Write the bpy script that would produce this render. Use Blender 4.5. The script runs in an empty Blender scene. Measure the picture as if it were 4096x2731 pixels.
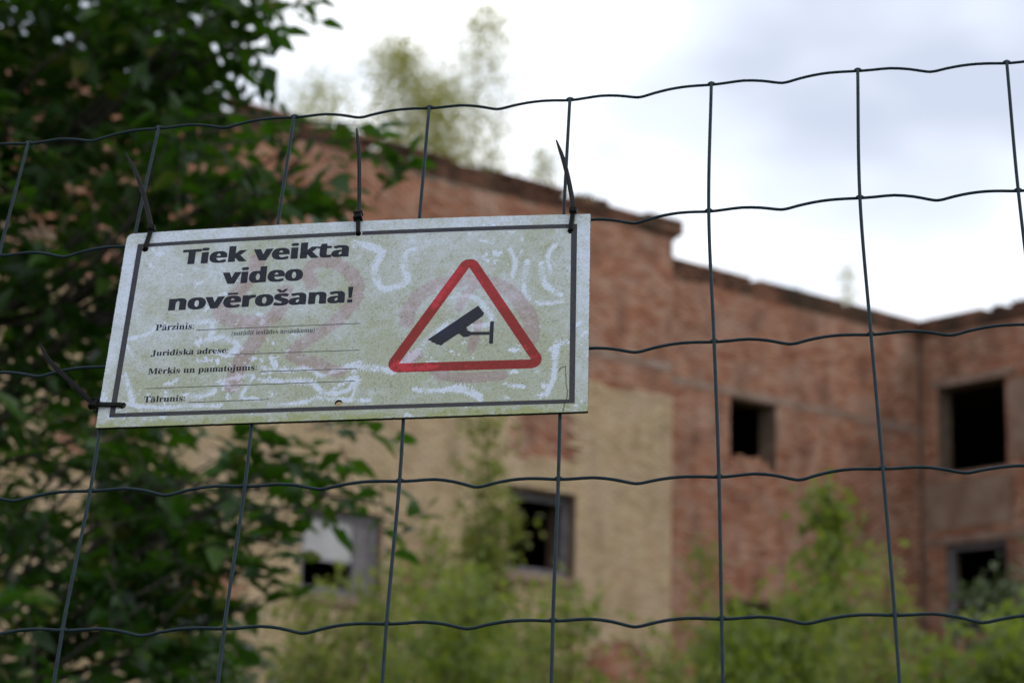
import bpy, bmesh, math, random
import numpy as np
from mathutils import Vector, Matrix

random.seed(7)
RNG = np.random.default_rng(11)
SC = bpy.context.scene
COL = SC.collection

# ------------------------------------------------------------------ camera
CAM_Z = 1.5
PITCH = math.radians(12.875)      # looking up
ROLL = math.radians(1.573)
cd = bpy.data.cameras.new('camera')
cam = bpy.data.objects.new('camera', cd)
COL.objects.link(cam)
fwd = Vector((0, math.cos(PITCH), math.sin(PITCH)))
up0 = Vector((0, -math.sin(PITCH), math.cos(PITCH)))
rt = Vector((1, 0, 0)) * math.cos(ROLL) + up0 * math.sin(ROLL)
upv = -Vector((1, 0, 0)) * math.sin(ROLL) + up0 * math.cos(ROLL)
cam.matrix_world = Matrix(((rt.x, upv.x, -fwd.x, 0), (rt.y, upv.y, -fwd.y, 0), (rt.z, upv.z, -fwd.z, CAM_Z), (0, 0, 0, 1)))
cd.sensor_width = 23.6
cd.lens = 50.0
cd.clip_start = 0.05
cd.clip_end = 3000
cd.dof.use_dof = True
cd.dof.focus_distance = 1.44
cd.dof.aperture_fstop = 7.6
SC.camera = cam

# ------------------------------------------------------------------ sky
SUN_EL, SUN_AZ = math.radians(38), math.radians(112)   # azimuth clockwise from +Y
w = bpy.data.worlds.new('World')
SC.world = w
w.use_nodes = True
nt = w.node_tree
nt.nodes.clear()
N = nt.nodes.new
L = nt.links.new
out = N('ShaderNodeOutputWorld')
sky = N('ShaderNodeTexSky')
sky.sky_type = 'NISHITA'
sky.sun_disc = False
sky.sun_elevation = SUN_EL
sky.sun_rotation = SUN_AZ
sky.dust_density = 2.0
bg1 = N('ShaderNodeBackground')
bg1.inputs['Strength'].default_value = 0.12
L(sky.outputs[0], bg1.inputs['Color'])
tc = N('ShaderNodeTexCoord')
mp = N('ShaderNodeMapping')
mp.inputs['Scale'].default_value = (1.0, 1.0, 1.9)
mp.inputs['Location'].default_value = (2.2, 0.92, 0.85)
L(tc.outputs['Generated'], mp.inputs['Vector'])
n1 = N('ShaderNodeTexNoise')
n1.inputs['Scale'].default_value = 4.6
n1.inputs['Detail'].default_value = 3.5
n1.inputs['Roughness'].default_value = 0.5
L(mp.outputs[0], n1.inputs['Vector'])
cr = N('ShaderNodeValToRGB')
e = cr.color_ramp.elements
e[0].position, e[0].color = 0.34, (0.58, 0.64, 0.78, 1)
e[1].position, e[1].color = 0.74, (1.60, 1.60, 1.62, 1)
m_ = cr.color_ramp.elements.new(0.50)
m_.color = (0.82, 0.89, 1.00, 1)
L(n1.outputs['Fac'], cr.inputs['Fac'])
bg2 = N('ShaderNodeBackground')
bg2.inputs['Strength'].default_value = 1.0
L(cr.outputs[0], bg2.inputs['Color'])
n2 = N('ShaderNodeTexNoise')
n2.inputs['Scale'].default_value = 2.2
n2.inputs['Detail'].default_value = 4
L(mp.outputs[0], n2.inputs['Vector'])
mr = N('ShaderNodeMapRange')
mr.inputs['From Min'].default_value = 0.3
mr.inputs['From Max'].default_value = 0.5
mr.inputs['To Min'].default_value = 0.7
mr.inputs['To Max'].default_value = 1.0
L(n2.outputs['Fac'], mr.inputs['Value'])
mx = N('ShaderNodeMixShader')
L(mr.outputs[0], mx.inputs[0])
L(bg1.outputs[0], mx.inputs[1])
L(bg2.outputs[0], mx.inputs[2])
L(mx.outputs[0], out.inputs['Surface'])

# ------------------------------------------------------------------ sun (veiled by cloud)
sd = bpy.data.lights.new('sun', 'SUN')
sd.energy = 0.7
sd.angle = math.radians(14)
sd.color = (1.0, 0.95, 0.88)
sun = bpy.data.objects.new('sun', sd)
COL.objects.link(sun)
sv = Vector((math.sin(SUN_AZ) * math.cos(SUN_EL), math.cos(SUN_AZ) * math.cos(SUN_EL), math.sin(SUN_EL)))
sun.rotation_euler = sv.to_track_quat('Z', 'Y').to_euler()

SC.view_settings.view_transform = 'Standard'
SC.view_settings.look = 'None'
SC.view_settings.exposure = 0.2
SC.view_settings.gamma = 1.0
SC.view_settings.use_curve_mapping = False
SC.render.engine = 'CYCLES'
SC.cycles.max_bounces = 6
SC.cycles.use_denoising = True

# ------------------------------------------------------------------ helpers
def tag(o, label=None, cat=None, group=None, kind=None):
    if label: o['label'] = label
    if cat: o['category'] = cat
    if group: o['group'] = group
    if kind: o['kind'] = kind
    return o

def empty(name, loc=(0, 0, 0), matrix=None):
    o = bpy.data.objects.new(name, None)
    COL.objects.link(o)
    o.empty_display_size = 0.1
    if matrix is not None: o.matrix_world = matrix
    else: o.location = loc
    return o

def mesh(name, verts, faces, mat, parent=None, smooth=False, colors=None, world=True):
    """verts in world metres (parent = a translated Empty) or, with world=False, in the parent's own frame"""
    v = np.asarray(verts, dtype=np.float64).reshape(-1, 3)
    if parent is not None and world:
        p = parent
        while p is not None:
            v = v - np.array(p.location)
            p = p.parent
    me = bpy.data.meshes.new(name)
    if isinstance(faces, np.ndarray):
        k = faces.shape[1]
        nf = len(faces)
        me.vertices.add(len(v))
        me.vertices.foreach_set('co', v.astype(np.float32).ravel())
        me.loops.add(nf * k)
        me.loops.foreach_set('vertex_index', faces.astype(np.int32).ravel())
        me.polygons.add(nf)
        me.polygons.foreach_set('loop_start', np.arange(0, nf * k, k, dtype=np.int32))
        me.update(calc_edges=True)
    else:
        me.from_pydata(v.tolist(), [], [list(f) for f in faces])
        me.update()
    if smooth:
        me.polygons.foreach_set('use_smooth', [True] * len(me.polygons))
    if colors is not None:
        a = me.color_attributes.new('Col', 'FLOAT_COLOR', 'POINT')
        c = np.ones((len(v), 4), np.float32)
        c[:, :3] = colors
        a.data.foreach_set('color', c.ravel())
    if mat is not None: me.materials.append(mat)
    o = bpy.data.objects.new(name, me)
    COL.objects.link(o)
    if parent is not None: o.parent = parent
    return o

def frames(pts):
    pts = np.asarray(pts, float)
    d = np.gradient(pts, axis=0)
    d /= np.linalg.norm(d, axis=1)[:, None] + 1e-12
    ref = np.array([0.0, 0.0, 1.0]) if abs(d[0][2]) < 0.9 else np.array([1.0, 0, 0])
    u = np.cross(d, ref); bad = np.linalg.norm(u, axis=1) < 1e-6
    u[bad] = [1, 0, 0]
    u /= np.linalg.norm(u, axis=1)[:, None]
    return pts, d, u, np.cross(u, d)

def tube(pts, radii, sides=6):
    pts, d, u, v = frames(pts)
    n = len(pts)
    r = np.broadcast_to(np.asarray(radii, float), (n,))
    a = np.arange(sides) * 2 * math.pi / sides
    V = pts[:, None, :] + r[:, None, None] * (np.cos(a)[None, :, None] * u[:, None, :] + np.sin(a)[None, :, None] * v[:, None, :])
    F = []
    for i in range(n - 1):
        for k in range(sides):
            k2 = (k + 1) % sides
            F.append((i * sides + k, i * sides + k2, (i + 1) * sides + k2, (i + 1) * sides + k))
    F.append(tuple(range(sides - 1, -1, -1)))
    F.append(tuple(range((n - 1) * sides, n * sides)))
    return V.reshape(-1, 3), F

class MB:
    def __init__(s): s.v, s.f = [], []
    def add(s, V, F):
        b = len(s.v); s.v.extend(np.asarray(V).tolist()); s.f.extend([tuple(i + b for i in f) for f in F])
    def tube(s, *a, **k): s.add(*tube(*a, **k))
    def build(s, name, mat, parent=None, **k): return mesh(name, s.v, s.f, mat, parent, **k)

BOXF = [(0, 3, 2, 1), (4, 5, 6, 7), (0, 1, 5, 4), (1, 2, 6, 5), (2, 3, 7, 6), (3, 0, 4, 7)]

def smooth_path(P, per=6):
    """Catmull-Rom through P"""
    P = np.asarray(P, float)
    Q = np.vstack([2 * P[0] - P[1], P, 2 * P[-1] - P[-2]])
    o = []
    for i in range(len(P) - 1):
        a, b, c, d = Q[i:i + 4]
        for t in np.linspace(0, 1, per, endpoint=False):
            o.append(0.5 * (2 * b + (c - a) * t + (2 * a - 5 * b + 4 * c - d) * t * t + (3 * b - a - 3 * c + d) * t ** 3))
    o.append(P[-1])
    return np.array(o)

# ------------------------------------------------------------------ materials
def mat(name, base=(0.5, 0.5, 0.5), rough=0.7, spec=0.5, metal=0.0):
    m = bpy.data.materials.new(name)
    m.use_nodes = True
    b = m.node_tree.nodes['Principled BSDF']
    b.inputs['Base Color'].default_value = (*base, 1)
    b.inputs['Roughness'].default_value = rough
    b.inputs['Specular IOR Level'].default_value = spec
    b.inputs['Metallic'].default_value = metal
    return m

def nodes_of(m):
    t = m.node_tree
    return t.nodes.new, t.links.new, t.nodes['Principled BSDF']

def ramp(N, stops):
    r = N('ShaderNodeValToRGB')
    el = r.color_ramp.elements
    while len(el) < len(stops): el.new(0.5)
    for q, (p, c) in zip(el, stops): q.position, q.color = p, (*c, 1)
    return r

def noisy(name, stops, scale=4, detail=5, rough=0.8, bump=0.0, spec=0.4, coords='Object', stretch=(1, 1, 1)):
    m = mat(name, rough=rough, spec=spec)
    N, L, b = nodes_of(m)
    tc = N('ShaderNodeTexCoord'); mp = N('ShaderNodeMapping'); mp.inputs['Scale'].default_value = stretch
    L(tc.outputs[coords], mp.inputs[0])
    n = N('ShaderNodeTexNoise'); n.inputs['Scale'].default_value = scale; n.inputs['Detail'].default_value = detail
    L(mp.outputs[0], n.inputs['Vector'])
    r = ramp(N, stops); L(n.outputs['Fac'], r.inputs[0]); L(r.outputs[0], b.inputs['Base Color'])
    if bump:
        bm = N('ShaderNodeBump'); bm.inputs['Strength'].default_value = bump; bm.inputs['Distance'].default_value = 0.02
        L(n.outputs['Fac'], bm.inputs['Height']); L(bm.outputs[0], b.inputs['Normal'])
    return m

def brick_mat(name, pal, patch, patch2, streak=0.42):
    """pal: ramp over the individual brick; patch / patch2: lime bloom and grime in large uneven areas"""
    m = mat(name, rough=0.9, spec=0.25)
    N, L, b = nodes_of(m)
    g = N('ShaderNodeNewGeometry')
    r = ramp(N, pal); L(g.outputs['Random Per Island'], r.inputs[0])
    tc = N('ShaderNodeTexCoord')
    n1 = N('ShaderNodeTexNoise'); n1.inputs['Scale'].default_value = 1.3; n1.inputs['Detail'].default_value = 6; n1.inputs['Roughness'].default_value = 0.62
    L(tc.outputs['Object'], n1.inputs['Vector'])
    k1 = N('ShaderNodeMapRange'); k1.inputs[1].default_value = 0.46; k1.inputs[2].default_value = 0.66; k1.inputs[4].default_value = patch[1]
    L(n1.outputs['Fac'], k1.inputs[0])
    m1 = N('ShaderNodeMix'); m1.data_type = 'RGBA'
    L(k1.outputs[0], m1.inputs[0]); L(r.outputs[0], m1.inputs[6]); m1.inputs[7].default_value = (*patch[0], 1)
    n2 = N('ShaderNodeTexNoise'); n2.inputs['Scale'].default_value = 1.7; n2.inputs['Detail'].default_value = 5
    mp = N('ShaderNodeMapping'); mp.inputs['Location'].default_value = (3.7, 9.1, 4.4); mp.inputs['Scale'].default_value = (1, 1, 0.7)
    L(tc.outputs['Object'], mp.inputs[0]); L(mp.outputs[0], n2.inputs['Vector'])
    k2 = N('ShaderNodeMapRange'); k2.inputs[1].default_value = 0.50; k2.inputs[2].default_value = 0.70; k2.inputs[4].default_value = patch2[1]
    L(n2.outputs['Fac'], k2.inputs[0])
    m2 = N('ShaderNodeMix'); m2.data_type = 'RGBA'
    L(k2.outputs[0], m2.inputs[0]); L(m1.outputs[2], m2.inputs[6]); m2.inputs[7].default_value = (*patch2[0], 1)
    # damp streaks running down the wall
    mp3 = N('ShaderNodeMapping'); mp3.inputs['Scale'].default_value = (2.6, 2.6, 0.22)
    n3 = N('ShaderNodeTexNoise'); n3.inputs['Scale'].default_value = 1.0; n3.inputs['Detail'].default_value = 4
    L(tc.outputs['Object'], mp3.inputs[0]); L(mp3.outputs[0], n3.inputs['Vector'])
    r3 = ramp(N, [(0.36, (0.62, 0.58, 0.54)), (0.58, (1.06, 1.06, 1.06))]); L(n3.outputs['Fac'], r3.inputs[0])
    m3 = N('ShaderNodeMix'); m3.data_type = 'RGBA'; m3.blend_type = 'MULTIPLY'; m3.inputs[0].default_value = streak
    L(m2.outputs[2], m3.inputs[6]); L(r3.outputs[0], m3.inputs[7])
    L(m3.outputs[2], b.inputs['Base Color'])
    return m

def leaf_mat(name, stops, rough=0.5, trans=0.35, tcol=(0.12, 0.22, 0.02), spec=0.4):
    m = mat(name, rough=rough, spec=spec)
    N, L, b = nodes_of(m)
    g = N('ShaderNodeNewGeometry')
    r = ramp(N, stops); L(g.outputs['Random Per Island'], r.inputs[0]); L(r.outputs[0], b.inputs['Base Color'])
    t = N('ShaderNodeBsdfTranslucent'); t.inputs['Color'].default_value = (*tcol, 1)
    mx = N('ShaderNodeMixShader'); mx.inputs[0].default_value = trans
    L(b.outputs[0], mx.inputs[1]); L(t.outputs[0], mx.inputs[2])
    o = m.node_tree.nodes['Material Output']
    L(mx.outputs[0], o.inputs['Surface'])
    return m

M = {}
M['ground'] = noisy('rough_grass_ground', [(0.3, (0.035, 0.05, 0.018)), (0.55, (0.07, 0.08, 0.03)), (0.75, (0.10, 0.09, 0.055))], scale=0.6, detail=8, rough=0.95, bump=0.4)
M['brick'] = brick_mat('red_brick', [(0.0, (0.28, 0.107, 0.062)), (0.25, (0.38, 0.165, 0.097)), (0.6, (0.445, 0.217, 0.134)), (0.85, (0.50, 0.28, 0.19)), (1.0, (0.40, 0.255, 0.185))],
                       ((0.51, 0.355, 0.265), 0.6), ((0.19, 0.09, 0.056), 0.75))
M['tan'] = brick_mat('tan_brick', [(0.0, (0.50, 0.36, 0.21)), (0.4, (0.61, 0.46, 0.28)), (0.8, (0.68, 0.53, 0.335)), (1.0, (0.58, 0.39, 0.255))],
                     ((0.64, 0.49, 0.35), 0.6), ((0.42, 0.315, 0.18), 0.6), streak=0.3)
M['cornice'] = brick_mat('sooty_brick', [(0.0, (0.11, 0.055, 0.036)), (0.5, (0.19, 0.092, 0.06)), (1.0, (0.29, 0.14, 0.09))],
                         ((0.075, 0.065, 0.04), 0.7), ((0.06, 0.042, 0.03), 0.7))
M['mortar'] = noisy('lime_mortar', [(0.3, (0.13, 0.085, 0.06)), (0.7, (0.23, 0.165, 0.12))], scale=3, rough=0.95, spec=0.2)
M['concrete'] = noisy('weathered_concrete', [(0.3, (0.19, 0.12, 0.085)), (0.55, (0.27, 0.185, 0.14)), (0.75, (0.33, 0.25, 0.205))], scale=2.4, detail=7, rough=0.9, bump=0.3, spec=0.3)
M['plaster'] = noisy('grey_plaster', [(0.35, (0.21, 0.125, 0.085)), (0.65, (0.29, 0.205, 0.15))], scale=2.0, detail=7, rough=0.9, bump=0.3, spec=0.3)
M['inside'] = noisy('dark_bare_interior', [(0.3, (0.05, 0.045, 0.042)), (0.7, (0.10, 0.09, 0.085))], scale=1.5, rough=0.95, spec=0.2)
M['board'] = noisy('whitewashed_board', [(0.3, (0.34, 0.33, 0.33)), (0.7, (0.46, 0.45, 0.45))], scale=3, rough=0.8)
M['frame'] = noisy('peeling_grey_frame', [(0.35, (0.11, 0.10, 0.105)), (0.65, (0.20, 0.185, 0.195))], scale=9, rough=0.8)
M['moss'] = leaf_mat('roof_moss', [(0, (0.06, 0.07, 0.02)), (0.6, (0.10, 0.10, 0.035)), (1, (0.14, 0.11, 0.05))], trans=0.15, rough=0.9, spec=0.1)
M['bark'] = noisy('grey_brown_bark', [(0.3, (0.035, 0.03, 0.024)), (0.7, (0.085, 0.072, 0.056))], scale=30, rough=0.9, bump=0.6, stretch=(1, 1, 0.3))
M['birchbark'] = noisy('pale_sapling_bark', [(0.35, (0.10, 0.085, 0.06)), (0.7, (0.30, 0.27, 0.22))], scale=14, rough=0.8)
M['leaf_dark'] = leaf_mat('dark_green_leaf', [(0, (0.006, 0.022, 0.003)), (0.4, (0.016, 0.048, 0.006)), (0.8, (0.036, 0.082, 0.010)), (1.0, (0.12, 0.105, 0.02))], rough=0.40, trans=0.35, tcol=(0.065, 0.185, 0.005), spec=0.36)
M['leaf_birch'] = leaf_mat('yellowing_birch_leaf', [(0, (0.15, 0.17, 0.030)), (0.5, (0.26, 0.26, 0.05)), (1, (0.37, 0.32, 0.08))], trans=0.5, tcol=(0.52, 0.52, 0.09), rough=0.6)
M['leaf_olive'] = leaf_mat('olive_leaf', [(0, (0.085, 0.115, 0.026)), (0.5, (0.155, 0.185, 0.045)), (0.85, (0.25, 0.245, 0.070)), (1, (0.31, 0.23, 0.09))], trans=0.48, tcol=(0.33, 0.39, 0.06), rough=0.55)
M['leaf_green'] = leaf_mat('fresh_green_leaf', [(0, (0.065, 0.100, 0.018)), (0.5, (0.12, 0.160, 0.028)), (1, (0.20, 0.23, 0.05))], trans=0.45, tcol=(0.26, 0.34, 0.03), rough=0.5)
M['leaf_grey'] = leaf_mat('grey_green_leaf', [(0, (0.060, 0.082, 0.040)), (0.5, (0.095, 0.122, 0.058)), (1, (0.16, 0.18, 0.095))], trans=0.25, tcol=(0.12, 0.17, 0.05), rough=0.6)
M['wire'] = noisy('green_grey_coated_wire', [(0.35, (0.008, 0.019, 0.025)), (0.65, (0.014, 0.028, 0.036))], scale=160, detail=3, rough=0.5, spec=0.14)
M['tie'] = noisy('black_nylon', [(0.3, (0.004, 0.004, 0.004)), (0.7, (0.010, 0.009, 0.009))], scale=300, rough=0.45, spec=0.12)

# ------------------------------------------------------------------ ground
R = 1500.0
gv, gf = [(0, 60, 0)], []
rings = [3, 8, 16, 30, 55, 100, 220, 500, R]
for ri, r in enumerate(rings):
    for k in range(48):
        a = k * math.tau / 48
        z = 0.05 * math.sin(k * 1.7 + ri) * (1 if 8 < r < 60 else 0)
        gv.append((r * math.cos(a), 60 + r * math.sin(a), z - 0.01))
for k in range(48): gf.append((0, 1 + k, 1 + (k + 1) % 48))
for ri in range(len(rings) - 1):
    for k in range(48):
        a, b = 1 + ri * 48 + k, 1 + ri * 48 + (k + 1) % 48
        gf.append((a, a + 48, b + 48, b))
tag(mesh('ground', gv, gf, M['ground'], smooth=True), kind='structure')

# ------------------------------------------------------------------ ruined brick building
CORNER = np.array([9.0778, 47.1338])
EL = np.array([-0.771625, -0.636078]); NL = np.array([0.636078, -0.771625])   # left wall: along, outward
ER = np.array([0.636078, -0.771625]); NR = np.array([-0.771625, -0.636078])   # right wall
BLD = empty('ruined_building', (CORNER[0], CORNER[1], 0))
tag(BLD, 'derelict red and tan brick building with empty dark windows behind the fence', 'building')

def PW(wall, s, z, o):
    e, n = (EL, NL) if wall == 'L' else (ER, NR)
    p = CORNER + e * s + n * o
    return (p[0], p[1], z)

def wbox(wall, s0, s1, z0, z1, o0, o1):
    return [PW(wall, s0, z0, o0), PW(wall, s1, z0, o0), PW(wall, s1, z0, o1), PW(wall, s0, z0, o1),
            PW(wall, s0, z1, o0), PW(wall, s1, z1, o0), PW(wall, s1, z1, o1), PW(wall, s0, z1, o1)]

def wall_backing(mb, wall, s0, s1, z0, z1, o0, o1, holes):
    ss = sorted({s0, s1, *[v for h in holes for v in h[:2] if s0 < v < s1]})
    zs = sorted({z0, z1, *[v for h in holes for v in h[2:4] if z0 < v < z1]})
    for a, b in zip(ss, ss[1:]):
        for c, d in zip(zs, zs[1:]):
            cs, cz = (a + b) / 2, (c + d) / 2
            if any(h[0] < cs < h[1] and h[2] < cz < h[3] for h in holes): continue
            mb.add(wbox(wall, a, b, c, d, o0, o1), BOXF)

H_A = [(10.36, 12.02, 6.22, 7.75), (14.83, 16.52, 5.42, 6.86), (18.9, 20.5, 5.42, 6.86), (23.0, 24.6, 5.42, 6.86)]
H_B = [(4.60, 5.96, 9.02, 10.38), (4.67, 6.05, 4.9, 6.25)]
H_R = [(0.47, 2.33, 9.49, 11.39), (0.62, 2.28, 6.0, 7.92), (4.6, 6.3, 9.49, 11.39), (4.6, 6.3, 6.0, 7.92)]
SA0, SA1 = 7.9, 30.0
bk = MB()
wall_backing(bk, 'L', SA0, SA1, 0, 13.3, -0.5, 0.288, H_A)
wall_backing(bk, 'L', -0.5, SA0, 0, 12.80, -0.5, -0.012, H_B)
wall_backing(bk, 'R', 0.0, 15.0, 0, 12.80, -0.5, -0.012, H_R)
bk.build('wall', M['mortar'], BLD)
# rear walls, floors and flat roofs that keep the rooms dark
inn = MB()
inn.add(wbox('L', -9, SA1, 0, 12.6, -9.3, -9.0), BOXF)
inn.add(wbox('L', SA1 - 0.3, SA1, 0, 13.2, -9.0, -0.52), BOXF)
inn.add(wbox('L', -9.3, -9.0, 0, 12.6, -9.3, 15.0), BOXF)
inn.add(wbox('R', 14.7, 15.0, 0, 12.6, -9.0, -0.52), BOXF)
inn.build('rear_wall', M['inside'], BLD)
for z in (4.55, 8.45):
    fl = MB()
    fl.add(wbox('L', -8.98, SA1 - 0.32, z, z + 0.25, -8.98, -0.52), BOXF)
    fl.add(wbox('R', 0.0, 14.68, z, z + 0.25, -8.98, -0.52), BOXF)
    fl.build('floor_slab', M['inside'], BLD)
rf = MB()
rf.add(wbox('L', -8.98, SA1 - 0.32, 12.3, 12.5, -8.98, -0.52), BOXF)
rf.add(wbox('R', 0.0, 14.68, 12.3, 12.5, -8.98, -0.52), BOXF)
rf.build('roof_slab', M['concrete'], BLD)

def cut(iv, a, b):
    o = []
    for p, q in iv:
        if b <= p or a >= q: o.append((p, q)); continue
        if a > p: o.append((p, a))
        if b < q: o.append((b, q))
    return o

def bricks(name, material, wall, s0, s1, z0, z1, off, holes, top=None, skip=None, proud=0.0, depth=0.03, kind='stuff', bh=0.064):
    V = []
    rs = random.Random(sum(map(ord, name)) + int(s0 * 10) + int(z0 * 100))
    k = int(math.floor(z0 / 0.075))
    while k * 0.075 < z1 - 0.01:
        za, zb = max(k * 0.075, z0), min(k * 0.075 + bh, z1)
        zc = (za + zb) / 2
        iv = [(s0, s1)]
        for h in holes:
            if h[2] - 0.02 < zc < h[3] + 0.02: iv = cut(iv, h[0], h[1])
        for p, q in iv:
            j = math.floor(p / 0.26) - 1
            while True:
                a = j * 0.26 + (0.13 if k % 2 else 0); b = a + 0.25; j += 1
                if a >= q: break
                a2, b2 = max(a, p), min(b, q)
                if b2 - a2 < 0.03: continue
                c = (a2 + b2) / 2
                if top and zb > top(c) + rs.uniform(-0.05, 0.04): continue
                if skip and skip(c, zc, rs): continue
                o1 = off + proud + rs.uniform(-0.004, 0.006)
                V.extend(wbox(wall, a2, b2, za, zb, off - depth, o1))
        k += 1
    n = len(V) // 8
    base = np.array(BOXF[:2] + BOXF[3:] )
    base = np.array([f for f in BOXF if f != (0, 1, 5, 4)])
    F = (np.arange(n)[:, None, None] * 8 + base[None]).reshape(-1, 4)
    o = mesh(name, V, F, material, BLD)
    if kind: o['kind'] = kind
    return o

def interp(xs, ys): return lambda s: float(np.interp(s, xs, ys))
TOP_A = interp([7.9, 9.0, 10.2, 11.9, 13.3, 14.4, 15.4, 16.9, 18, 22.7, 30], [13.42, 13.33, 13.34, 13.28, 13.2, 13.2, 13.22, 13.36, 13.42, 13.5, 13.5])
TOP_B = interp([0, 1.6, 3.7, 5.7, 7.6], [12.78, 12.76, 12.72, 12.66, 12.62])
def fallen(c, z, rs):
    """places where the tan facing bricks have come away from the red wall"""
    d1 = max(abs(c - 11.2) / 0.75, abs(z - 8.82) / 0.42)
    d2 = max(abs(c - 20.4) / 0.75, abs(z - 7.7) / 0.6)
    d3 = max(abs(c - 14.1) / 0.35, abs(z - 5.9) / 0.35)
    d4 = ((c - 18.2) / 0.6) ** 2 + ((z - 5.2) / 0.5) ** 2
    d5 = ((c - 9.2) / 0.9) ** 2 + ((z - 4.6) / 0.55) ** 2
    d6 = ((c - 9.3) / 0.5) ** 2 + ((z - 10.05) / 0.10) ** 2
    return min(d1, d2, d3, d4, d5, d6) < 1 + rs.uniform(-0.15, 0.15)
bricks('red_brickwork', M['brick'], 'L', SA0, SA1, 8.3, 13.5, 0.30, H_A, top=TOP_A)
bricks('red_brickwork', M['brick'], 'L', SA0, SA1, 2.0, 8.3, 0.30, H_A)
bricks('tan_brickwork', M['tan'], 'L', SA0, SA1, 2.0, 10.05, 0.335, H_A, skip=fallen, depth=0.025, bh=0.058)
bricks('red_brickwork', M['brick'], 'L', 0.05, SA0, 2.0, 12.8, 0.0, H_B + [(5.55, 5.93, 8.98, 9.06)], top=TOP_B)
bricks('red_brickwork', M['brick'], 'R', 0.05, 15.0, 2.0, 12.8, 0.0, H_R + [(0.1, 2.42, 8.25, 9.3)], top=lambda s: 12.7)
# projecting, sooty cornice courses with broken stretches
def broken(seed, amount):
    r = random.Random(seed); ph = [r.uniform(0, 6) for _ in range(3)]
    return lambda c, z, rs: (math.sin(c * 1.9 + ph[0]) + math.sin(c * 4.3 + ph[1]) * 0.6 + math.sin(c * 11 + ph[2]) * 0.4 + (z * 3 % 1) * 0.4 + rs.uniform(-.3, .3)) > amount
def cornice(wall, s0, s1, z0, n, off, step, seed, amount, rag):
    for i in range(n):
        bricks('cornice_course', M['cornice'], wall, s0 - (0.10 if wall == 'L' and s0 > 5 else 0), s1, z0 + i * 0.075, z0 + i * 0.075 + 0.07, off + step * (i + 1) * 0.5, [],
               skip=broken(seed + i, amount - rag * i), depth=0.24 + step * i * 0.5)
cornice('L', SA0, SA1, 13.275, 5, 0.30, 0.05, 3, 2.2, 0.38)
cornice('L', -0.2, SA0 - 0.02, 12.60, 5, 0.0, 0.04, 13, 2.3, 0.22)
cornice('R', 0.0, 15.0, 12.60, 5, 0.0, 0.04, 23, 2.4, 0.22)
# corner pier top: the ragged block that stands above the lower roof
bricks('cornice_course', M['cornice'], 'L', 7.72, 8.75, 13.35, 13.72, 0.40, [], depth=0.5, skip=lambda c, z, rs: z > 13.68 - 0.1 * abs(c - 8.3) + rs.uniform(-.06, .03))
# concrete bands, lintels, sills
def part(name, m, *boxes, parent=BLD):
    mb = MB()
    for b in boxes: mb.add(wbox(*b), BOXF)
    return mb.build(name, m, parent)
part('concrete_band', M['concrete'], ('L', 0.04, 7.88, 10.42, 10.57, -0.03, 0.014))
part('concrete_band', M['concrete'], ('L', 7.92, 30.0, 10.55, 10.70, 0.25, 0.314))
part('lintel', M['concrete'], ('R', 0.3, 2.6, 11.40, 11.57, -0.3, 0.03))
part('lintel', M['concrete'], ('R', 0.05, 15.0, 7.93, 8.10, -0.3, 0.025))
part('lintel', M['concrete'], ('R', 4.3, 6.6, 11.40, 11.57, -0.3, 0.03))
part('plaster_patch', M['plaster'], ('R', 0.12, 2.40, 8.27, 9.28, -0.03, 0.012))
part('plaster_patch', M['plaster'], ('R', 2.45, 3.6, 9.6, 11.3, -0.03, 0.016))
for s0, s1, z in ((10.3, 12.08, 6.2), (14.7, 16.65, 5.4), (18.8, 20.6, 5.4)):
    part('window_sill', M['concrete'], ('L', s0, s1, z - 0.14, z + 0.01, -0.1, 0.44))
# window A2: frame and whitewashed board
def window_frame(wall, s0, s1, z0, z1, o, t=0.09, d=0.1, mullions=(), parent=BLD):
    mb = MB()
    for b in [(s0, s0 + t, z0, z1), (s1 - t, s1, z0, z1), (s0 + t, s1 - t, z1 - t, z1), (s0 + t, s1 - t, z0, z0 + t)] + [(m - t / 2, m + t / 2, z0 + t, z1 - t) for m in mullions]:
        mb.add(wbox(wall, b[0], b[1], b[2], b[3], o - d, o), BOXF)
    return mb.build('window_frame', M['frame'], parent)
f2 = window_frame('L', 14.85, 16.50, 5.44, 6.84, 0.20, t=0.12, mullions=(15.28,))
part('board', M['board'], ('L', 15.36, 16.38, 6.02, 6.70, 0.12, 0.16), parent=f2)['label'] = 'whitewashed board in the upper half'
part('board', M['frame'], ('L', 14.98, 15.20, 5.58, 6.70, 0.12, 0.16), parent=f2)
window_frame('L', 10.38, 12.0, 6.24, 7.73, 0.10, t=0.12)
window_frame('L', 18.92, 20.48, 5.44, 6.84, 0.15, t=0.1, mullions=(19.6,))
window_frame('R', 0.64, 2.26, 6.02, 7.90, -0.12, t=0.11)
# crumbled bricks on the sill of the small dark window
for i in range(9):
    r = random.Random(i)
    s = 4.8 + i * 0.13; h = 0.05 + 0.09 * r.random() + (0.06 if 5.0 < s < 5.6 else 0)
    V = np.array(wbox('L', s, s + 0.12, 9.04, 9.04 + h, -0.35, -0.03 + 0.02 * r.random()))
    V += RNG.normal(0, 0.012, V.shape)
    mesh('rubble_brick', V, BOXF, M['brick'], BLD)

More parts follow.
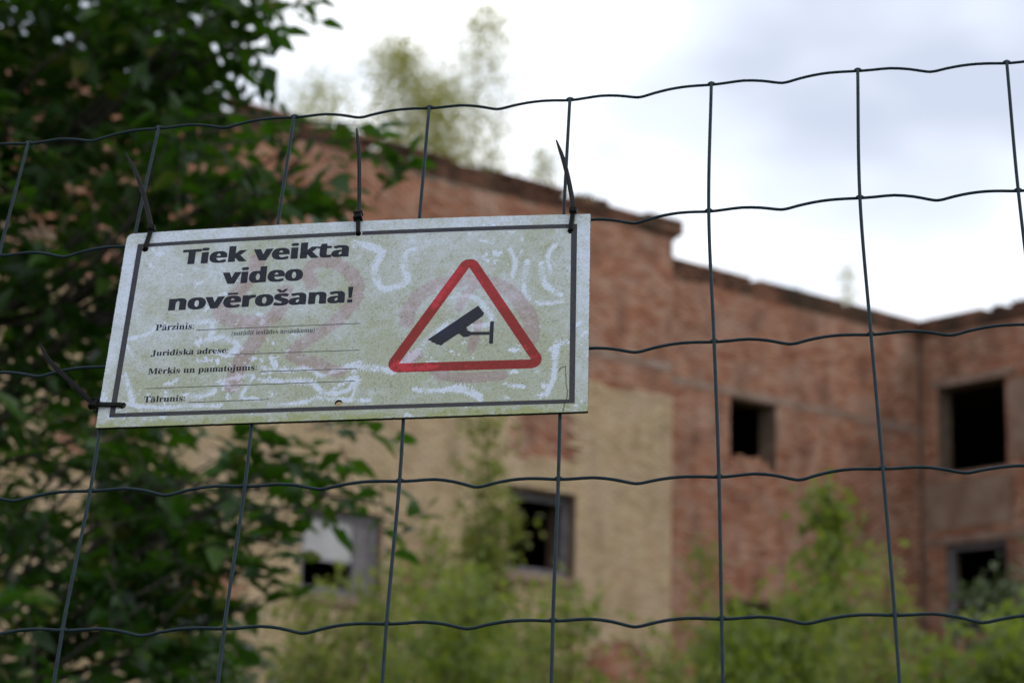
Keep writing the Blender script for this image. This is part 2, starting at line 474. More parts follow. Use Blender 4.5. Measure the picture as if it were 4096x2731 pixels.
# ------------------------------------------------------------------ foliage
def leaves6(base, axis, normal, length, width):
    """folded pointed leaves, 7 vertices and 6 triangles each"""
    n = len(base)
    a = axis / (np.linalg.norm(axis, axis=1)[:, None] + 1e-9)
    b = np.cross(normal, a); b /= np.linalg.norm(b, axis=1)[:, None] + 1e-9
    c = np.cross(a, b)
    T = np.array([(0, 0, 0), (.34, -.5, .10), (.5, 0, 0), (.34, .5, .10), (.72, -.30, .04), (.72, .30, .04), (1, 0, -.10)])
    V = base[:, None] + T[None, :, 0, None] * (a * length[:, None])[:, None] + T[None, :, 1, None] * (b * width[:, None])[:, None] + T[None, :, 2, None] * (c * length[:, None])[:, None]
    F = np.array([(0, 1, 2), (0, 2, 3), (2, 1, 4), (2, 5, 3), (2, 4, 6), (2, 6, 5)])
    return V.reshape(-1, 3), (np.arange(n)[:, None, None] * 7 + F[None]).reshape(-1, 3)

def leaves2(base, axis, normal, length, width):
    n = len(base)
    a = axis / (np.linalg.norm(axis, axis=1)[:, None] + 1e-9)
    b = np.cross(normal, a); b /= np.linalg.norm(b, axis=1)[:, None] + 1e-9
    c = np.cross(a, b)
    T = np.array([(0, 0, 0), (.42, -.5, .08), (1, 0, 0), (.42, .5, .08)])
    V = base[:, None] + T[None, :, 0, None] * (a * length[:, None])[:, None] + T[None, :, 1, None] * (b * width[:, None])[:, None] + T[None, :, 2, None] * (c * length[:, None])[:, None]
    F = np.array([(0, 1, 2), (0, 2, 3)])
    return V.reshape(-1, 3), (np.arange(n)[:, None, None] * 4 + F[None]).reshape(-1, 3)

def unit(v): return v / (np.linalg.norm(v, axis=-1, keepdims=True) + 1e-9)

# --- big dark tree at the left
TREE = empty('broadleaf_tree', (-2.05, 6.5, 0))
tag(TREE, 'dense dark green leafy tree filling the frame beside the sign', 'tree')
rg = np.random.default_rng(5)
blobs = [  # centre, radius across / along view / up, number of twigs
    ((-1.50, 6.20, 3.70), (0.62, 0.95, 0.46), 560), ((-1.45, 6.05, 3.05), (0.46, 0.95, 0.46), 290),
    ((-1.40, 6.05, 2.46), (0.42, 0.90, 0.42), 150), ((-1.22, 5.75, 1.95), (0.52, 0.85, 0.34), 175),
    ((-0.98, 5.85, 3.62), (0.27, 0.50, 0.26), 120), ((-0.78, 5.60, 3.68), (0.13, 0.22, 0.12), 22),
    ((-0.98, 5.65, 3.22), (0.24, 0.40, 0.20), 62), ((-0.70, 5.42, 3.15), (0.26, 0.22, 0.16), 34), ((-0.44, 5.30, 3.14), (0.15, 0.15, 0.10), 10),
    ((-0.92, 5.65, 2.38), (0.28, 0.45, 0.21), 66), ((-0.60, 5.40, 2.36), (0.22, 0.20, 0.15), 34),
    ((-0.88, 5.50, 2.08), (0.25, 0.40, 0.22), 70), ((-0.66, 5.32, 2.16), (0.17, 0.20, 0.15), 24),
    ((-1.12, 5.95, 2.80), (0.35, 0.60, 0.24), 70), ((-1.05, 5.60, 1.55), (0.55, 0.8, 0.30), 150),
    ((-2.45, 6.3, 3.5), (0.85, 1.2, 1.2), 560), ((-1.6, 6.3, 4.4), (0.9, 1.1, 0.55), 480), ((-0.95, 6.0, 4.15), (0.5, 0.7, 0.3), 170),
    ((-2.2, 6.6, 5.1), (1.0, 1.0, 0.7), 300), ((-2.7, 6.5, 2.2), (0.85, 1.0, 0.8), 200)]
org, wts = [], []
for c, r, n in blobs:
    n = int(n * 0.66)
    q = unit(rg.normal(size=(n, 3))) * (rg.random((n, 1)) ** (1 / 2.2))
    org.append(np.array(c) + q * np.array(r)); wts += [n] * n
extra = np.array([(-0.30, 5.22, 2.28), (-0.24, 5.2, 2.235), (-0.40, 5.2, 3.24), (-0.37, 5.22, 3.20), (-0.36, 5.22, 2.47), (-0.44, 5.24, 2.49),
                  (-0.62, 5.3, 3.66), (-0.55, 5.3, 3.70), (-0.50, 5.25, 2.17), (-0.42, 5.25, 2.30), (-0.56, 5.3, 3.28)])
org = np.vstack(org + [extra])
trunk_xy = np.array([-2.05, 6.5])
outd = org - np.c_[np.full(len(org), trunk_xy[0]), np.full(len(org), trunk_xy[1]), org[:, 2] - 0.25]
tdir = unit(unit(outd) * 0.9 + rg.normal(size=org.shape) * 0.55 + np.array([0, -0.1, -0.18]))
tlen = rg.uniform(0.14, 0.24, len(org))
tb = MB()
LB, LA, LN = [], [], []
for o, d, ln in zip(org, tdir, tlen):
    p0 = o - d * ln * 0.5
    droop = np.array([0, 0, -0.05])
    pts = [p0 + d * ln * t + droop * t * t for t in (0, .33, .66, 1)]
    tb.tube(pts, [0.0022, 0.0018, 0.0014, 0.0008], sides=3)
    k = rg.integers(6, 10)
    side = unit(np.cross(d, [0, 0, 1.0]) + rg.normal(0, .2, 3))
    for i in range(k):
        t = (i + 0.7) / k
        b = p0 + d * ln * t + droop * t * t
        sg = 1 if i % 2 else -1
        LB.append(b); LA.append(d * (0.55 if i < k - 1 else 1.5) + side * sg * (0.95 if i < k - 1 else 0) + rg.normal(0, .28, 3) + [0, 0, -0.22])
        LN.append(np.array([0, 0, 1.0]) + rg.normal(0, .45, 3))
LB, LA, LN = map(np.array, (LB, LA, LN))
ll = rg.uniform(0.038, 0.105, len(LB))
V, F = leaves6(LB, LA, LN, ll, ll * rg.uniform(0.42, 0.58, len(LB)))
mesh('crown', V, F, M['leaf_dark'], TREE)
tr = MB()
tp = smooth_path([(-2.05, 6.5, -0.05), (-2.02, 6.48, 0.8), (-1.98, 6.42, 1.7), (-2.06, 6.40, 2.8), (-2.1, 6.42, 4.0), (-2.15, 6.5, 5.2)], 4)
tr.tube(tp, np.interp(np.linspace(0, 1, len(tp)), [0, .05, .4, 1], [.16, .12, .09, .02]), sides=9)
trunk_o = tr.build('trunk', M['bark'], TREE, smooth=True)
lm = MB()
for c, r, n in blobs[:15]:
    z0 = max(0.9, c[2] - 0.9)
    st = np.array([-2.03, 6.43, z0]); en = np.array(c)
    mid = (st + en) / 2 + np.array([0, 0, 0.12])
    pth = smooth_path([st, mid, en], 5)
    lm.tube(pth, np.linspace(0.022, 0.003, len(pth)), sides=6)
    for j in range(5):
        o = np.array(c) + unit(rg.normal(size=3)) * np.array(r) * 0.85
        pth = smooth_path([mid, (mid + o) / 2 + rg.normal(0, .05, 3), o], 4)
        lm.tube(pth, np.linspace(0.012, 0.0025, len(pth)), sides=5)
for e_ in extra:
    st = np.array([-1.0, 5.6, e_[2] + 0.05])
    pth = smooth_path([st, (st + e_) / 2 + [0, 0, 0.03], e_], 5)
    lm.tube(pth, np.linspace(0.006, 0.002, len(pth)), sides=4)
lm.build('branch', M['bark'], TREE, smooth=True)['kind'] = 'stuff'
tb.build('twigs', M['bark'], TREE)['kind'] = 'stuff'

# --- saplings and shrubs
def woody(name, label, cat, group, x, y, z0, height, spread, nleaf, lsize, lmat, bmat, seed, stems=1, lean=(0, 0), bare=0.25, slim=1.0, trunk_r=0.02, fuzz=1.0):
    rg = np.random.default_rng(seed)
    root = empty(name, (x, y, z0))
    tag(root, label, cat, group)
    mb = MB(); tips = []
    for s in range(stems):
        a = rg.uniform(0, math.tau); sp = 0 if stems == 1 else rg.uniform(.25, .75) * spread
        h = height * (1 if s == 0 else rg.uniform(0.62, 0.95))
        top = np.array([x + lean[0] + sp * math.cos(a), y + lean[1] + sp * math.sin(a), z0 + h])
        b0 = np.array([x + 0.08 * math.cos(a) * (stems > 1), y + 0.08 * math.sin(a) * (stems > 1), z0 - 0.03])
        P = smooth_path([b0, b0 + (top - b0) * .35 + np.r_[rg.normal(0, .05 * spread, 2), 0], b0 + (top - b0) * .7 + np.r_[rg.normal(0, .07 * spread, 2), 0], top], 6)
        mb.tube(P, np.linspace(trunk_r, trunk_r * 0.15, len(P)), sides=6)
        nb = int(14 + 10 * height / 3)
        for i in range(nb):
            t = bare + (1 - bare) * (i + rg.random()) / nb
            o = P[min(len(P) - 1, int(t * (len(P) - 1)))]
            aa = rg.uniform(0, math.tau)
            tt = (t - bare) / (1 - bare)
            bl = spread * (0.30 + 0.8 * math.sin(math.pi * min(1, 0.18 + tt * 0.78))) * rg.uniform(.45, 1.1) * slim * (0.55 if stems > 1 else 1)
            d = np.array([math.cos(aa), math.sin(aa), rg.uniform(.3, 1.1)]); d /= np.linalg.norm(d)
            e_ = o + d * bl
            mid = (o + e_) / 2 + [0, 0, .06 * bl]
            mb.tube([o, mid, e_], [trunk_r * .25, trunk_r * .18, trunk_r * .07], sides=4)
            for u in np.linspace(.3, 1.05, 5): tips.append((o + (e_ - o) * u, bl))
        for u in np.linspace(.85, 1.0, 4): tips.append((P[int(u * (len(P) - 1))], 0.2 * spread))
    mb.build('trunk', bmat, root)
    tc = np.array([t[0] for t in tips]); tw = np.array([t[1] for t in tips])
    dens = rg.uniform(.1, 1, len(tc)) ** 1.5
    idx = rg.choice(len(tc), nleaf, p=dens / dens.sum())
    base = tc[idx] + rg.normal(size=(nleaf, 3)) * ((0.10 + 0.16 * tw[idx]) * fuzz)[:, None]
    base[:, 2] = np.maximum(base[:, 2], z0 + 0.05)
    ax = rg.normal(size=(nleaf, 3)) + [0, 0, -0.3]; nn = rg.normal(size=(nleaf, 3)) * .7 + [0, 0, 1]
    ln = rg.uniform(.7, 1.3, nleaf) * lsize
    V, F = leaves2(base, ax, nn, ln, ln * rg.uniform(.45, .7, nleaf))
    mesh('crown', V, F, lmat, root)
    return root

def roofpos(s, o): p = CORNER + EL * s + NL * o; return p[0], p[1]
RG = 'saplings rooted on the ruined roof'
for s, o, z0, h, sp, nl, lean, seed, st, lab in [
    (12.6, -0.9, 12.5, 4.75, 0.62, 2300, (0.1, 0), 1, 2, 'tallest yellow-green birch sapling on the roof, standing right of its neighbours'),
    (13.95, -1.0, 12.5, 3.85, 0.55, 1500, (-0.45, -.2), 2, 2, 'leaning yellow-green birch sapling on the roof, next to the tallest one'),
    (15.1, -1.3, 12.5, 2.75, 0.60, 700, (-0.2, 0), 3, 2, 'short thin birch sapling on the roof nearer the dark tree'),
    (16.0, -1.1, 12.5, 2.2, 0.55, 420, (0, 0), 4, 2, 'faint wispy birch sapling on the roof, half behind the dark tree'),
    (13.25, -1.2, 12.5, 3.6, 0.60, 1300, (0.2, 0), 7, 3, 'bushy yellow-green birch sapling between the two tallest on the roof'),
    (12.0, -0.9, 12.5, 2.6, 0.40, 420, (0.1, 0), 8, 2, 'low birch sapling at the foot of the tallest one on the roof'),
    (10.62, -0.6, 12.5, 2.15, 0.20, 330, (0, 0), 5, 1, 'small round roof sapling growing apart from the taller birches'),
    (1.72, -0.6, 12.5, 1.5, 0.12, 110, (0, 0), 6, 1, 'tiny lone sapling on the lower roof near the inner corner')]:
    x, y = roofpos(s, o)
    woody('birch_sapling', lab, 'sapling', RG, x, y, z0, h, sp * 2.0, int(nl * 3.4), 0.072, M['leaf_birch'], M['birchbark'], 100 + seed, stems=st, lean=lean, bare=0.12, slim=1.15, fuzz=1.6 if st > 1 else 0.9)
# moss and weeds along the wall heads
def wallhead(name, wall, s0, s1, z, off, n, seed, hmax):
    rg = np.random.default_rng(seed)
    s = rg.uniform(s0, s1, n)
    cl = np.clip(np.sin(s * 2.3 + seed) + np.sin(s * 5.1) * .7 + .2, 0, 2)
    keep = rg.random(n) < cl * .6 + .1
    s, cl = s[keep], cl[keep]
    b = np.array([PW(wall, a, z(a) + rg.uniform(0, .03), off - rg.uniform(0.02, .3)) for a in s])
    ax = rg.normal(size=b.shape) * .6 + [0, 0, 1]
    ln = rg.uniform(.4, 1, len(b)) * hmax * (.4 + .5 * cl)
    V, F = leaves2(b, ax, rg.normal(size=b.shape), ln, ln * .25)
    o = mesh(name, V, F, M['moss'], BLD); o['kind'] = 'stuff'
wallhead('wall_top_weeds', 'L', 7.9, 24, lambda a: 13.58, 0.38, 2600, 3, 0.16)
wallhead('wall_top_weeds', 'L', 0.2, 7.8, lambda a: 12.94, 0.06, 1300, 5, 0.10)
wallhead('wall_top_weeds', 'R', 0.2, 9, lambda a: 12.94, 0.06, 900, 8, 0.10)

SG = 'young trees and shrubs in front of the ruin'
for nm, x, y, h, sp, nl, ls, lm_, st, lab in [
    ('shrub', -0.15, 27.0, 5.0, 0.95, 1900, 0.080, 'leaf_olive', 4, 'olive bush overgrowing the dark window beside the tan brick corner'),
    ('young_tree', -0.37, 30.0, 7.0, 0.75, 1300, 0.085, 'leaf_olive', 2, 'tall sparse young tree against the tan brick under the sign'),
    ('young_tree', 3.53, 23.74, 5.2, 0.42, 380, 0.095, 'leaf_green', -1, 'slender fresh green young tree below the small dark window'),
    ('shrub', 3.31, 25.79, 4.6, 1.1, 1500, 0.075, 'leaf_olive', 4, 'broad loose olive shrub in front of the inner red brick wall'),
    ('shrub', 2.51, 27.89, 5.1, 0.50, 900, 0.075, 'leaf_olive', 2, 'narrow olive shrub beside the corner where tan brick meets red'),
    ('shrub', 5.25, 21.45, 4.25, 0.75, 3400, 0.070, 'leaf_grey', 5, 'grey-green rounded bush in front of the lower window by the frame edge'),
    ('shrub', 2.96, 13.68, 2.85, 0.62, 2600, 0.060, 'leaf_green', 5, 'bright green leafy bush low in the corner beneath the grey-green one'),
    ('shrub', -1.75, 19.92, 3.75, 0.90, 2400, 0.065, 'leaf_olive', 4, 'olive bush under the boarded window next to the dark tree'),
    ('shrub', -0.63, 15.99, 3.2, 0.66, 2200, 0.060, 'leaf_green', 4, 'mid green bush low down between the olive bush and the centre'),
    ('shrub', 0.33, 18.0, 3.3, 0.72, 2600, 0.065, 'leaf_olive', 4, 'yellowish olive bush at the bottom centre'),
    ('shrub', 1.23, 16.96, 2.95, 0.5, 1200, 0.060, 'leaf_olive', 3, 'low thin olive bush at the foot of the tan corner'),
    ('shrub', 2.01, 17.89, 3.4, 0.66, 2200, 0.065, 'leaf_green', 4, 'mid green bush at the bottom in front of the red wall'),
    ('shrub', 3.36, 19.72, 3.8, 0.62, 2000, 0.065, 'leaf_olive', 4, 'olive green bush between the mid green and the grey-green bushes'),
    ('shrub', -2.31, 15.83, 3.1, 0.62, 1600, 0.060, 'leaf_grey', 4, 'dull grey-green bush half hidden behind the dark tree'),
    ('young_tree', -1.56, 24.95, 4.4, 0.55, 800, 0.075, 'leaf_olive', 2, 'thin pale young tree beside the boarded window')]:
    woody(nm, lab, 'shrub' if nm == 'shrub' else 'tree', SG, x, y, 0, h * 1.04, sp * 1.3, int(nl * 2.6), ls * 1.55, M[lm_], M['bark'], int(abs(x) * 100 + y * 7), stems=st + 2, bare=0.35, trunk_r=0.028)

# ------------------------------------------------------------------ frame of the sign and the fence (metres; x along, y up the leaning mesh, z to the viewer)
SX, SY, SZ = Vector((0.992053, -0.119747, 0.038618)), Vector((0.008315, 0.368656, 0.929529)), Vector((-0.125546, -0.921821, 0.366721))
SO = Vector((-0.11039, 1.41368, 1.83554))
SM = Matrix(((SX.x, SY.x, SZ.x, SO.x), (SX.y, SY.y, SZ.y, SO.y), (SX.z, SY.z, SZ.z, SO.z), (0, 0, 0, 1)))
SMn = np.array(SM)
def s2w(P):
    P = np.asarray(P, float).reshape(-1, 3)
    return P @ SMn[:3, :3].T + SMn[:3, 3]

# ------------------------------------------------------------------ fence
FENCE = empty('wire_mesh_fence', (0.1, 1.3, 0))
tag(FENCE, 'leaning dark green welded wire mesh fence with crimped horizontal wires', 'fence')
MEAS = {(0, 0): (-249.6, 171.8), (1, 0): (-153.3, 180.4), (2, 0): (-53.7, 184.7), (3, 0): (44.7, 187.0), (4, 0): (146.0, 188.0), (5, 0): (246.7, 196.0), (6, 0): (349.9, 202.0), (7, 0): (453.3, 202.3),
        (5, 1): (242.5, 82.2), (6, 1): (344.6, 88.1), (7, 1): (449.8, 88.2), (5, 2): (243.8, -25.6), (6, 2): (345.0, -24.5),
        (1, 3): (-160.2, -124.5), (2, 3): (-58.2, -124.7), (3, 3): (42.2, -124.3), (4, 3): (143.7, -126.4), (5, 3): (244.6, -128.3), (6, 3): (346.0, -125.9),
        (1, 4): (-163.4, -224.9), (2, 4): (-60.7, -226.2), (3, 4): (40.3, -225.5), (4, 4): (142.3, -226.0), (5, 4): (243.9, -227.4), (6, 4): (346.4, -227.5),
        (1, 1): (-158.5, 73.5), (1, 2): (-161.0, -27.8), (4, 1): (143.5, 77.5), (4, 2): (143.8, -28.6)}
PO = np.array([[-250.699, 174.214], [97.756, 4.569], [-4.061, -105.783], [0.332, -1.323], [0.356, -0.079], [0.421, 1.685]])
def cross(i, j):
    if (i, j) in MEAS: return np.array(MEAS[(i, j)])
    ic, jc = min(max(i, 0), 7), min(max(j, 0), 4)
    p = np.array([1, ic, jc, ic * jc, ic * ic, jc * jc]) @ PO
    return p + np.array([100.0 * (i - ic), 0.8 * (i - ic)]) + np.array([0, -101.0]) * (j - jc)
I0, I1, NR_ = -3, 11, 24
down_w = np.array(SM.to_3x3().inverted() @ Vector((0, 0, -1)))
GP = {}
for i in range(I0, I1 + 1):
    for j in range(5): GP[i, j] = np.r_[cross(i, j), 0.0]
    ang = 0.0; full = math.atan2(-down_w[2], -down_w[1]) * -1
    for j in range(5, NR_):
        ang = min(1.0, ang + 0.14)
        d = np.array([0, -1.0, 0]) * (1 - ang) + down_w * ang
        GP[i, j] = GP[i, j - 1] + d / np.linalg.norm(d) * 101.0
ZV, ZH = -4.0, -6.0
KU = np.array([0, .10, .22, .34, .43, .475, .50, .53, .60, .70, .80, .90, 1.0])
KV = np.array([0, .004, .010, -.006, -.030, -.0405, -.0405, -.036, -.018, .000, .008, .006, 0])
for j in range(NR_):
    if s2w(GP[4, j] / 1000)[0, 2] < 0.03: break
    JLAST = j
    P = []
    for i in range(I0, I1):
        a, b = GP[i, j], GP[i + 1, j]
        jit = 1 + 0.12 * math.sin(i * 3.1 + j * 1.7)
        for u, v in zip(KU[:-1], KV[:-1]):
            P.append(a + (b - a) * u + np.array([0, v * 105 * jit, 0]))
    P.append(GP[I1, j])
    P = np.array(P); P[:, 2] += ZH
    P = smooth_path(P, 2)
    V, F = tube(s2w(P / 1000), 0.00105, 8)
    mesh('horizontal_wire', V, F, M['wire'], FENCE, smooth=True)
for i in range(I0, I1 + 1):
    P = [GP[i, 0] + np.array([0.0, 0.6, 0])] + [GP[i, j] for j in range(1, JLAST + 1)] + [GP[i, JLAST] + down_w * 60]
    P = np.array(P); P[:, 2] += ZV
    P = smooth_path(P, 8)
    V, F = tube(s2w(P / 1000), 0.00118, 8)
    mesh('vertical_wire', V, F, M['wire'], FENCE, smooth=True)
# weld beads
bd = MB()
for i in range(I0, I1 + 1):
    for j in range(0, JLAST + 1):
        c = GP[i, j] + np.array([0, 0, (ZV + ZH) / 2])
        bd.tube(s2w(np.array([c + [-2.6, 0, 0], c + [-1.2, 0, 0], c + [1.2, 0, 0], c + [2.6, 0, 0]]) / 1000), [0.0008, 0.00165, 0.00165, 0.0008], sides=6)
bd.build('weld_beads', M['wire'], FENCE, smooth=True)['kind'] = 'stuff'

# ------------------------------------------------------------------ sign
W, H = 324.5, 160.0        # millimetres
TH = 2.4
SIGN = empty('warning_sign', matrix=SM)
tag(SIGN, 'weathered white plastic video surveillance warning sign tied to the fence', 'sign')
HOLES = [(-147.4, 65.6, 2.3), (2.7, 69.2, 2.1), (148.9, 65.6, 2.3), (-146.3, -63.2, 2.5), (-1.0, -67.3, 2.6)]
def bulge(x, y): return 3.2 * (1 - (2 * x / W) ** 2) * np.clip(0.5 + y / H, 0, 1)

def vnoise(x, y, scale, seed, oct=4, rough=0.55):
    r = np.random.default_rng(seed)
    t = np.zeros_like(x, dtype=float); amp, tot = 1.0, 0.0
    for o in range(oct):
        G = r.random((257, 257))
        fx, fy = (x * scale * 2 ** o) % 256, (y * scale * 2 ** o) % 256
        ix, iy = np.floor(fx).astype(int), np.floor(fy).astype(int)
        u, v = fx - ix, fy - iy
        u, v = u * u * (3 - 2 * u), v * v * (3 - 2 * v)
        t += amp * (G[ix, iy] * (1 - u) * (1 - v) + G[ix + 1, iy] * u * (1 - v) + G[ix, iy + 1] * (1 - u) * v + G[ix + 1, iy + 1] * u * v)
        tot += amp; amp *= rough
    return t / tot

def sstep(a, b, t): q = np.clip((t - a) / (b - a), 0, 1); return q * q * (3 - 2 * q)

def pathdist(x, y, P, signed=False):
    """distance to a polyline and arc length of the nearest point"""
    best = np.full(x.shape, 1e9); arc = np.zeros(x.shape); acc = 0.0; sgn = np.ones(x.shape)
    for (ax, ay), (bx, by) in zip(P[:-1], P[1:]):
        dx, dy = bx - ax, by - ay; l2 = dx * dx + dy * dy + 1e-9
        t = np.clip(((x - ax) * dx + (y - ay) * dy) / l2, 0, 1)
        d = np.hypot(x - ax - t * dx, y - ay - t * dy)
        m = d < best
        sgn = np.where(m, np.sign(dx * (y - ay) - dy * (x - ax) + 1e-9), sgn); best = np.where(m, d, best); arc = np.where(m, acc + t * math.sqrt(l2), arc)
        acc += math.sqrt(l2)
    return (best, arc, sgn) if signed else (best, arc)

GRAZE = [  # trails where the algae film has been grazed off: path, half width
    ([(1.5, 60.3), (10, 58.5), (19.6, 52.7), (16, 40), (19.3, 26.5), (24.2, 22.2), (38.5, 27.2), (36, 40), (37.1, 51.8), (43.6, 54.8)], 4.6),
    ([(-5.4, -42.0), (7.4, -38.7), (24.5, -41.7), (34, -43.6)], 4.2), ([(50.1, -59.6), (62.9, -60.2), (78.2, -59.3), (91.2, -65.8)], 4.8),
    ([(108.7, -57.5), (120.2, -59.5)], 2.0), ([(126.2, 6.8), (135.3, 6.4), (144.3, 7.6)], 2.6), ([(147.5, -24.8), (141.1, -28.3), (140.2, -43.7), (139.1, -54.3), (135.6, -66.2)], 3.4),
    ([(120.0, 41.0), (117.9, 21.6), (120.9, 10.3)], 3.0), ([(129.3, 38.9), (132.3, 22.5), (142.9, 12.4)], 3.0), ([(69.7, 12.8), (82.8, 13.7), (90.9, 6.9), (98.0, -7.7), (86, -11.7)], 4.0),
    ([(52.0, -24.4), (63.1, -12.3), (73.1, -4.9)], 3.4), ([(36.0, -40), (42, -36.2), (50, -29)], 5.0), ([(74, 36), (64, 18), (58, 8)], 5.0), ([(40, -42), (62, -41.5)], 4.0),
    ([(-148.3, -9.9), (-136.5, -6.4), (-129.0, -0.2), (-118.4, -3.2), (-105.2, 0.3), (-91.7, 2.1)], 4.0), ([(-100.6, -15.3), (-90.1, -12.6), (-82.6, -12.9), (-73.3, -18.1), (-75.4, -23.6), (-79.8, -26.6)], 4.2),
    ([(-92, 1), (-92, -10)], 5.0), ([(-62, 6), (-57, 3), (-58, -2)], 3.0), ([(-75.9, -50.5), (-82.9, -47.0), (-66.6, -43.8), (-59.9, -44.1), (-63.7, -52.5), (-66.2, -60.2), (-55, -62)], 3.2),
    ([(-54.5, -38.0), (-36.9, -40.4), (-23.7, -39.4), (-13.3, -45.3), (-0.5, -39.6), (11.1, -35.4)], 3.2), ([(-54.9, -47.4), (-42.8, -48.7), (-22.9, -49.6), (-15.8, -54.5), (-8.8, -59.5), (4.2, -57.7), (8.9, -50.9), (7.0, -43.0)], 3.6),
    ([(-104.5, -57.1), (-95.0, -58.3), (-85.4, -54.8)], 4.0), ([(-146, -62), (-132, -64.5), (-114.1, -66.0), (-100.9, -65.0), (-80.8, -66.6)], 2.8), ([(-47.7, -66.4), (-28.0, -66.4), (-15.1, -63.1), (-5.2, -64.3), (19.7, -65.9)], 3.2),
    ([(-4.3, -55.8), (9.3, -47.2), (8.0, -63.9)], 3.0), ([(-148, -40), (-143, -52), (-140, -60)], 4.0), ([(-150, -15), (-145, -24)], 3.0), ([(-118, -48), (-112, -45)], 2.4),
    ([(108, 52), (112, 40), (110, 28)], 2.2), ([(88, 60), (96, 57)], 2.0), ([(136, 30), (134, 45), (139, 55)], 2.2)]
PINK = [([(-66.0, 50.8), (-69.9, 39.5), (-75.0, 27.5), (-82.5, 15.8), (-88.1, 9.3), (-85.1, 4.7), (-76.6, 1.3), (-66, -0.5), (-57.8, -1.1), (-49.1, 5.2), (-45.1, 15.5), (-44.5, 23.0)], 5.4),
        ([(-58.6, -2.7), (-60.8, -14.7), (-67.1, -25.6), (-71.7, -39.7), (-73.2, -50.6)], 5.6),
        ([(-26.3, 28.2), (-29.6, 37.5), (-25.8, 44.9), (-15.3, 46.7), (-2.1, 37.6), (5.0, 25.9), (3.0, 11.0), (-5.5, 0.2), (-7.9, -4.2), (-19.3, -12.5), (-30.7, -20.8), (-35.5, -27.0), (-29.7, -32.0), (-17.3, -36.5), (-7.0, -41.6), (-2.3, -42.6)], 4.6),
        ([(40.4, -5.0), (41.2, 4.5), (49.7, 16.9), (61.2, 24.4), (82.3, 26.6), (103.5, 20.7), (117.1, 5.7), (124.0, -10.4), (124, -22)], 5.2), ([(63.6, -48.8), (85.5, -51.2), (105.9, -49.8)], 3.6),
        ([(75.3, 4.5), (78, 13), (82.5, 20.2), (87.7, 23.1)], 3.2), ([(88.3, -8.8), (86.7, -18.1), (85.2, -28.9)], 3.0), ([(41.0, -37.1), (48.5, -32.0)], 4.0), ([(62, -45), (68, -47)], 4.0)]
CRACK = [(142.8, -48.3), (144.2, -45.6), (147.2, -44.7), (147.4, -50), (147.8, -57.6), (148.7, -64), (148.5, -68.9), (147, -74), (145.9, -80.7)]

def weather(x, y):
    """film (algae, 0-1), pink (old spray paint, 0-1), speck (dark lichen dots, 0-1), crack (0-1)"""
    n1 = vnoise(x + 400, y + 400, 1 / 22, 1); n2 = vnoise(x + 400, y + 400, 1 / 5, 2); n3 = vnoise(x + 400, y + 400, 1 / 1.3, 3, 3)
    film = 0.42 + 0.75 * (n1 - 0.35) + 0.5 * (n2 - 0.5) + 0.45 * (n3 - 0.5)
    edge = np.minimum(np.minimum(W / 2 - np.abs(x), H / 2 - y), 1e9)
    film -= 0.32 * (1 - sstep(6, 12, edge))
    film += 0.30 * sstep(20, -50, y) - 0.12 * sstep(-40, -110, x)
    graze = np.zeros_like(x)
    wob = (n2 - 0.5) * 2.2 + (n3 - 0.5) * 1.6
    for k, (P, hw) in enumerate(GRAZE):
        P = np.array(P)
        lo, hi = P.min(0) - hw - 4, P.max(0) + hw + 4
        m = (x > lo[0]) & (x < hi[0]) & (y > lo[1]) & (y < hi[1])
        if not m.any(): continue
        d, s, sg = pathdist(x[m], y[m], [tuple(p) for p in smooth_path(P, 4)], True)
        # radula zig-zag: a thin raked line swinging from side to side along the trail, nearly closed in its middle
        hl = hw * (0.72 + 1.5 * (n1[m] - 0.5)) + wob[m] * 1.0
        ph = (s + (n2[m] - 0.5) * 3.0) / (1.7 + 0.25 * (k % 4))
        tri_ = 4 * np.abs((ph % 1.0) - 0.5) - 1
        line = sstep(0.75, 0.30, np.abs(sg * d / np.maximum(hl, 0.3) - tri_ * 0.95) / 0.75) * (d < hl + 0.3)
        core = sstep(0.4, -0.4, d - hl * 0.55 - wob[m]) * sstep(0.35, 0.5, n2[m])
        graze[m] = np.maximum(graze[m], np.maximum(line * 0.8, core * 0.9))
    # small scattered nibbles
    graze = np.maximum(graze, sstep(0.64, 0.69, vnoise(x + 700, y + 300, 1 / 6, 41, 5, 0.7)) * sstep(0.50, 0.60, vnoise(x + 100, y + 900, 1 / 40, 42, 2)))
    film = np.clip(film + 0.20, 0.10, 1) * (1 - 0.93 * graze)
    # mossy strip under the bottom border
    ms = sstep(-73.2, -78.5, y + (n2 - 0.5) * 9)
    moss = ms * sstep(0.32, 0.55, vnoise(x + 90, y, 1 / 9, 9))
    pink = np.zeros_like(x)
    for P, hw in PINK:
        P = np.array(P); lo, hi = P.min(0) - hw - 3, P.max(0) + hw + 3
        m = (x > lo[0]) & (x < hi[0]) & (y > lo[1]) & (y < hi[1])
        d, s = pathdist(x[m], y[m], [tuple(p) for p in smooth_path(P, 4)])
        pink[m] = np.maximum(pink[m], sstep(1.2, -1.2, d - hw - (n2[m] - .5) * 2) * (0.65 + 0.5 * (n1[m] - 0.3)))
    speck = sstep(0.70, 0.80, vnoise(x + 50, y + 70, 1 / 0.75, 21, 2)) * (0.25 + 0.75 * film)
    d, s = pathdist(x, y, CRACK)
    crack = sstep(0.42, 0.12, d + (n3 - 0.5) * 0.3)
    return film, pink, speck, crack, moss, n3

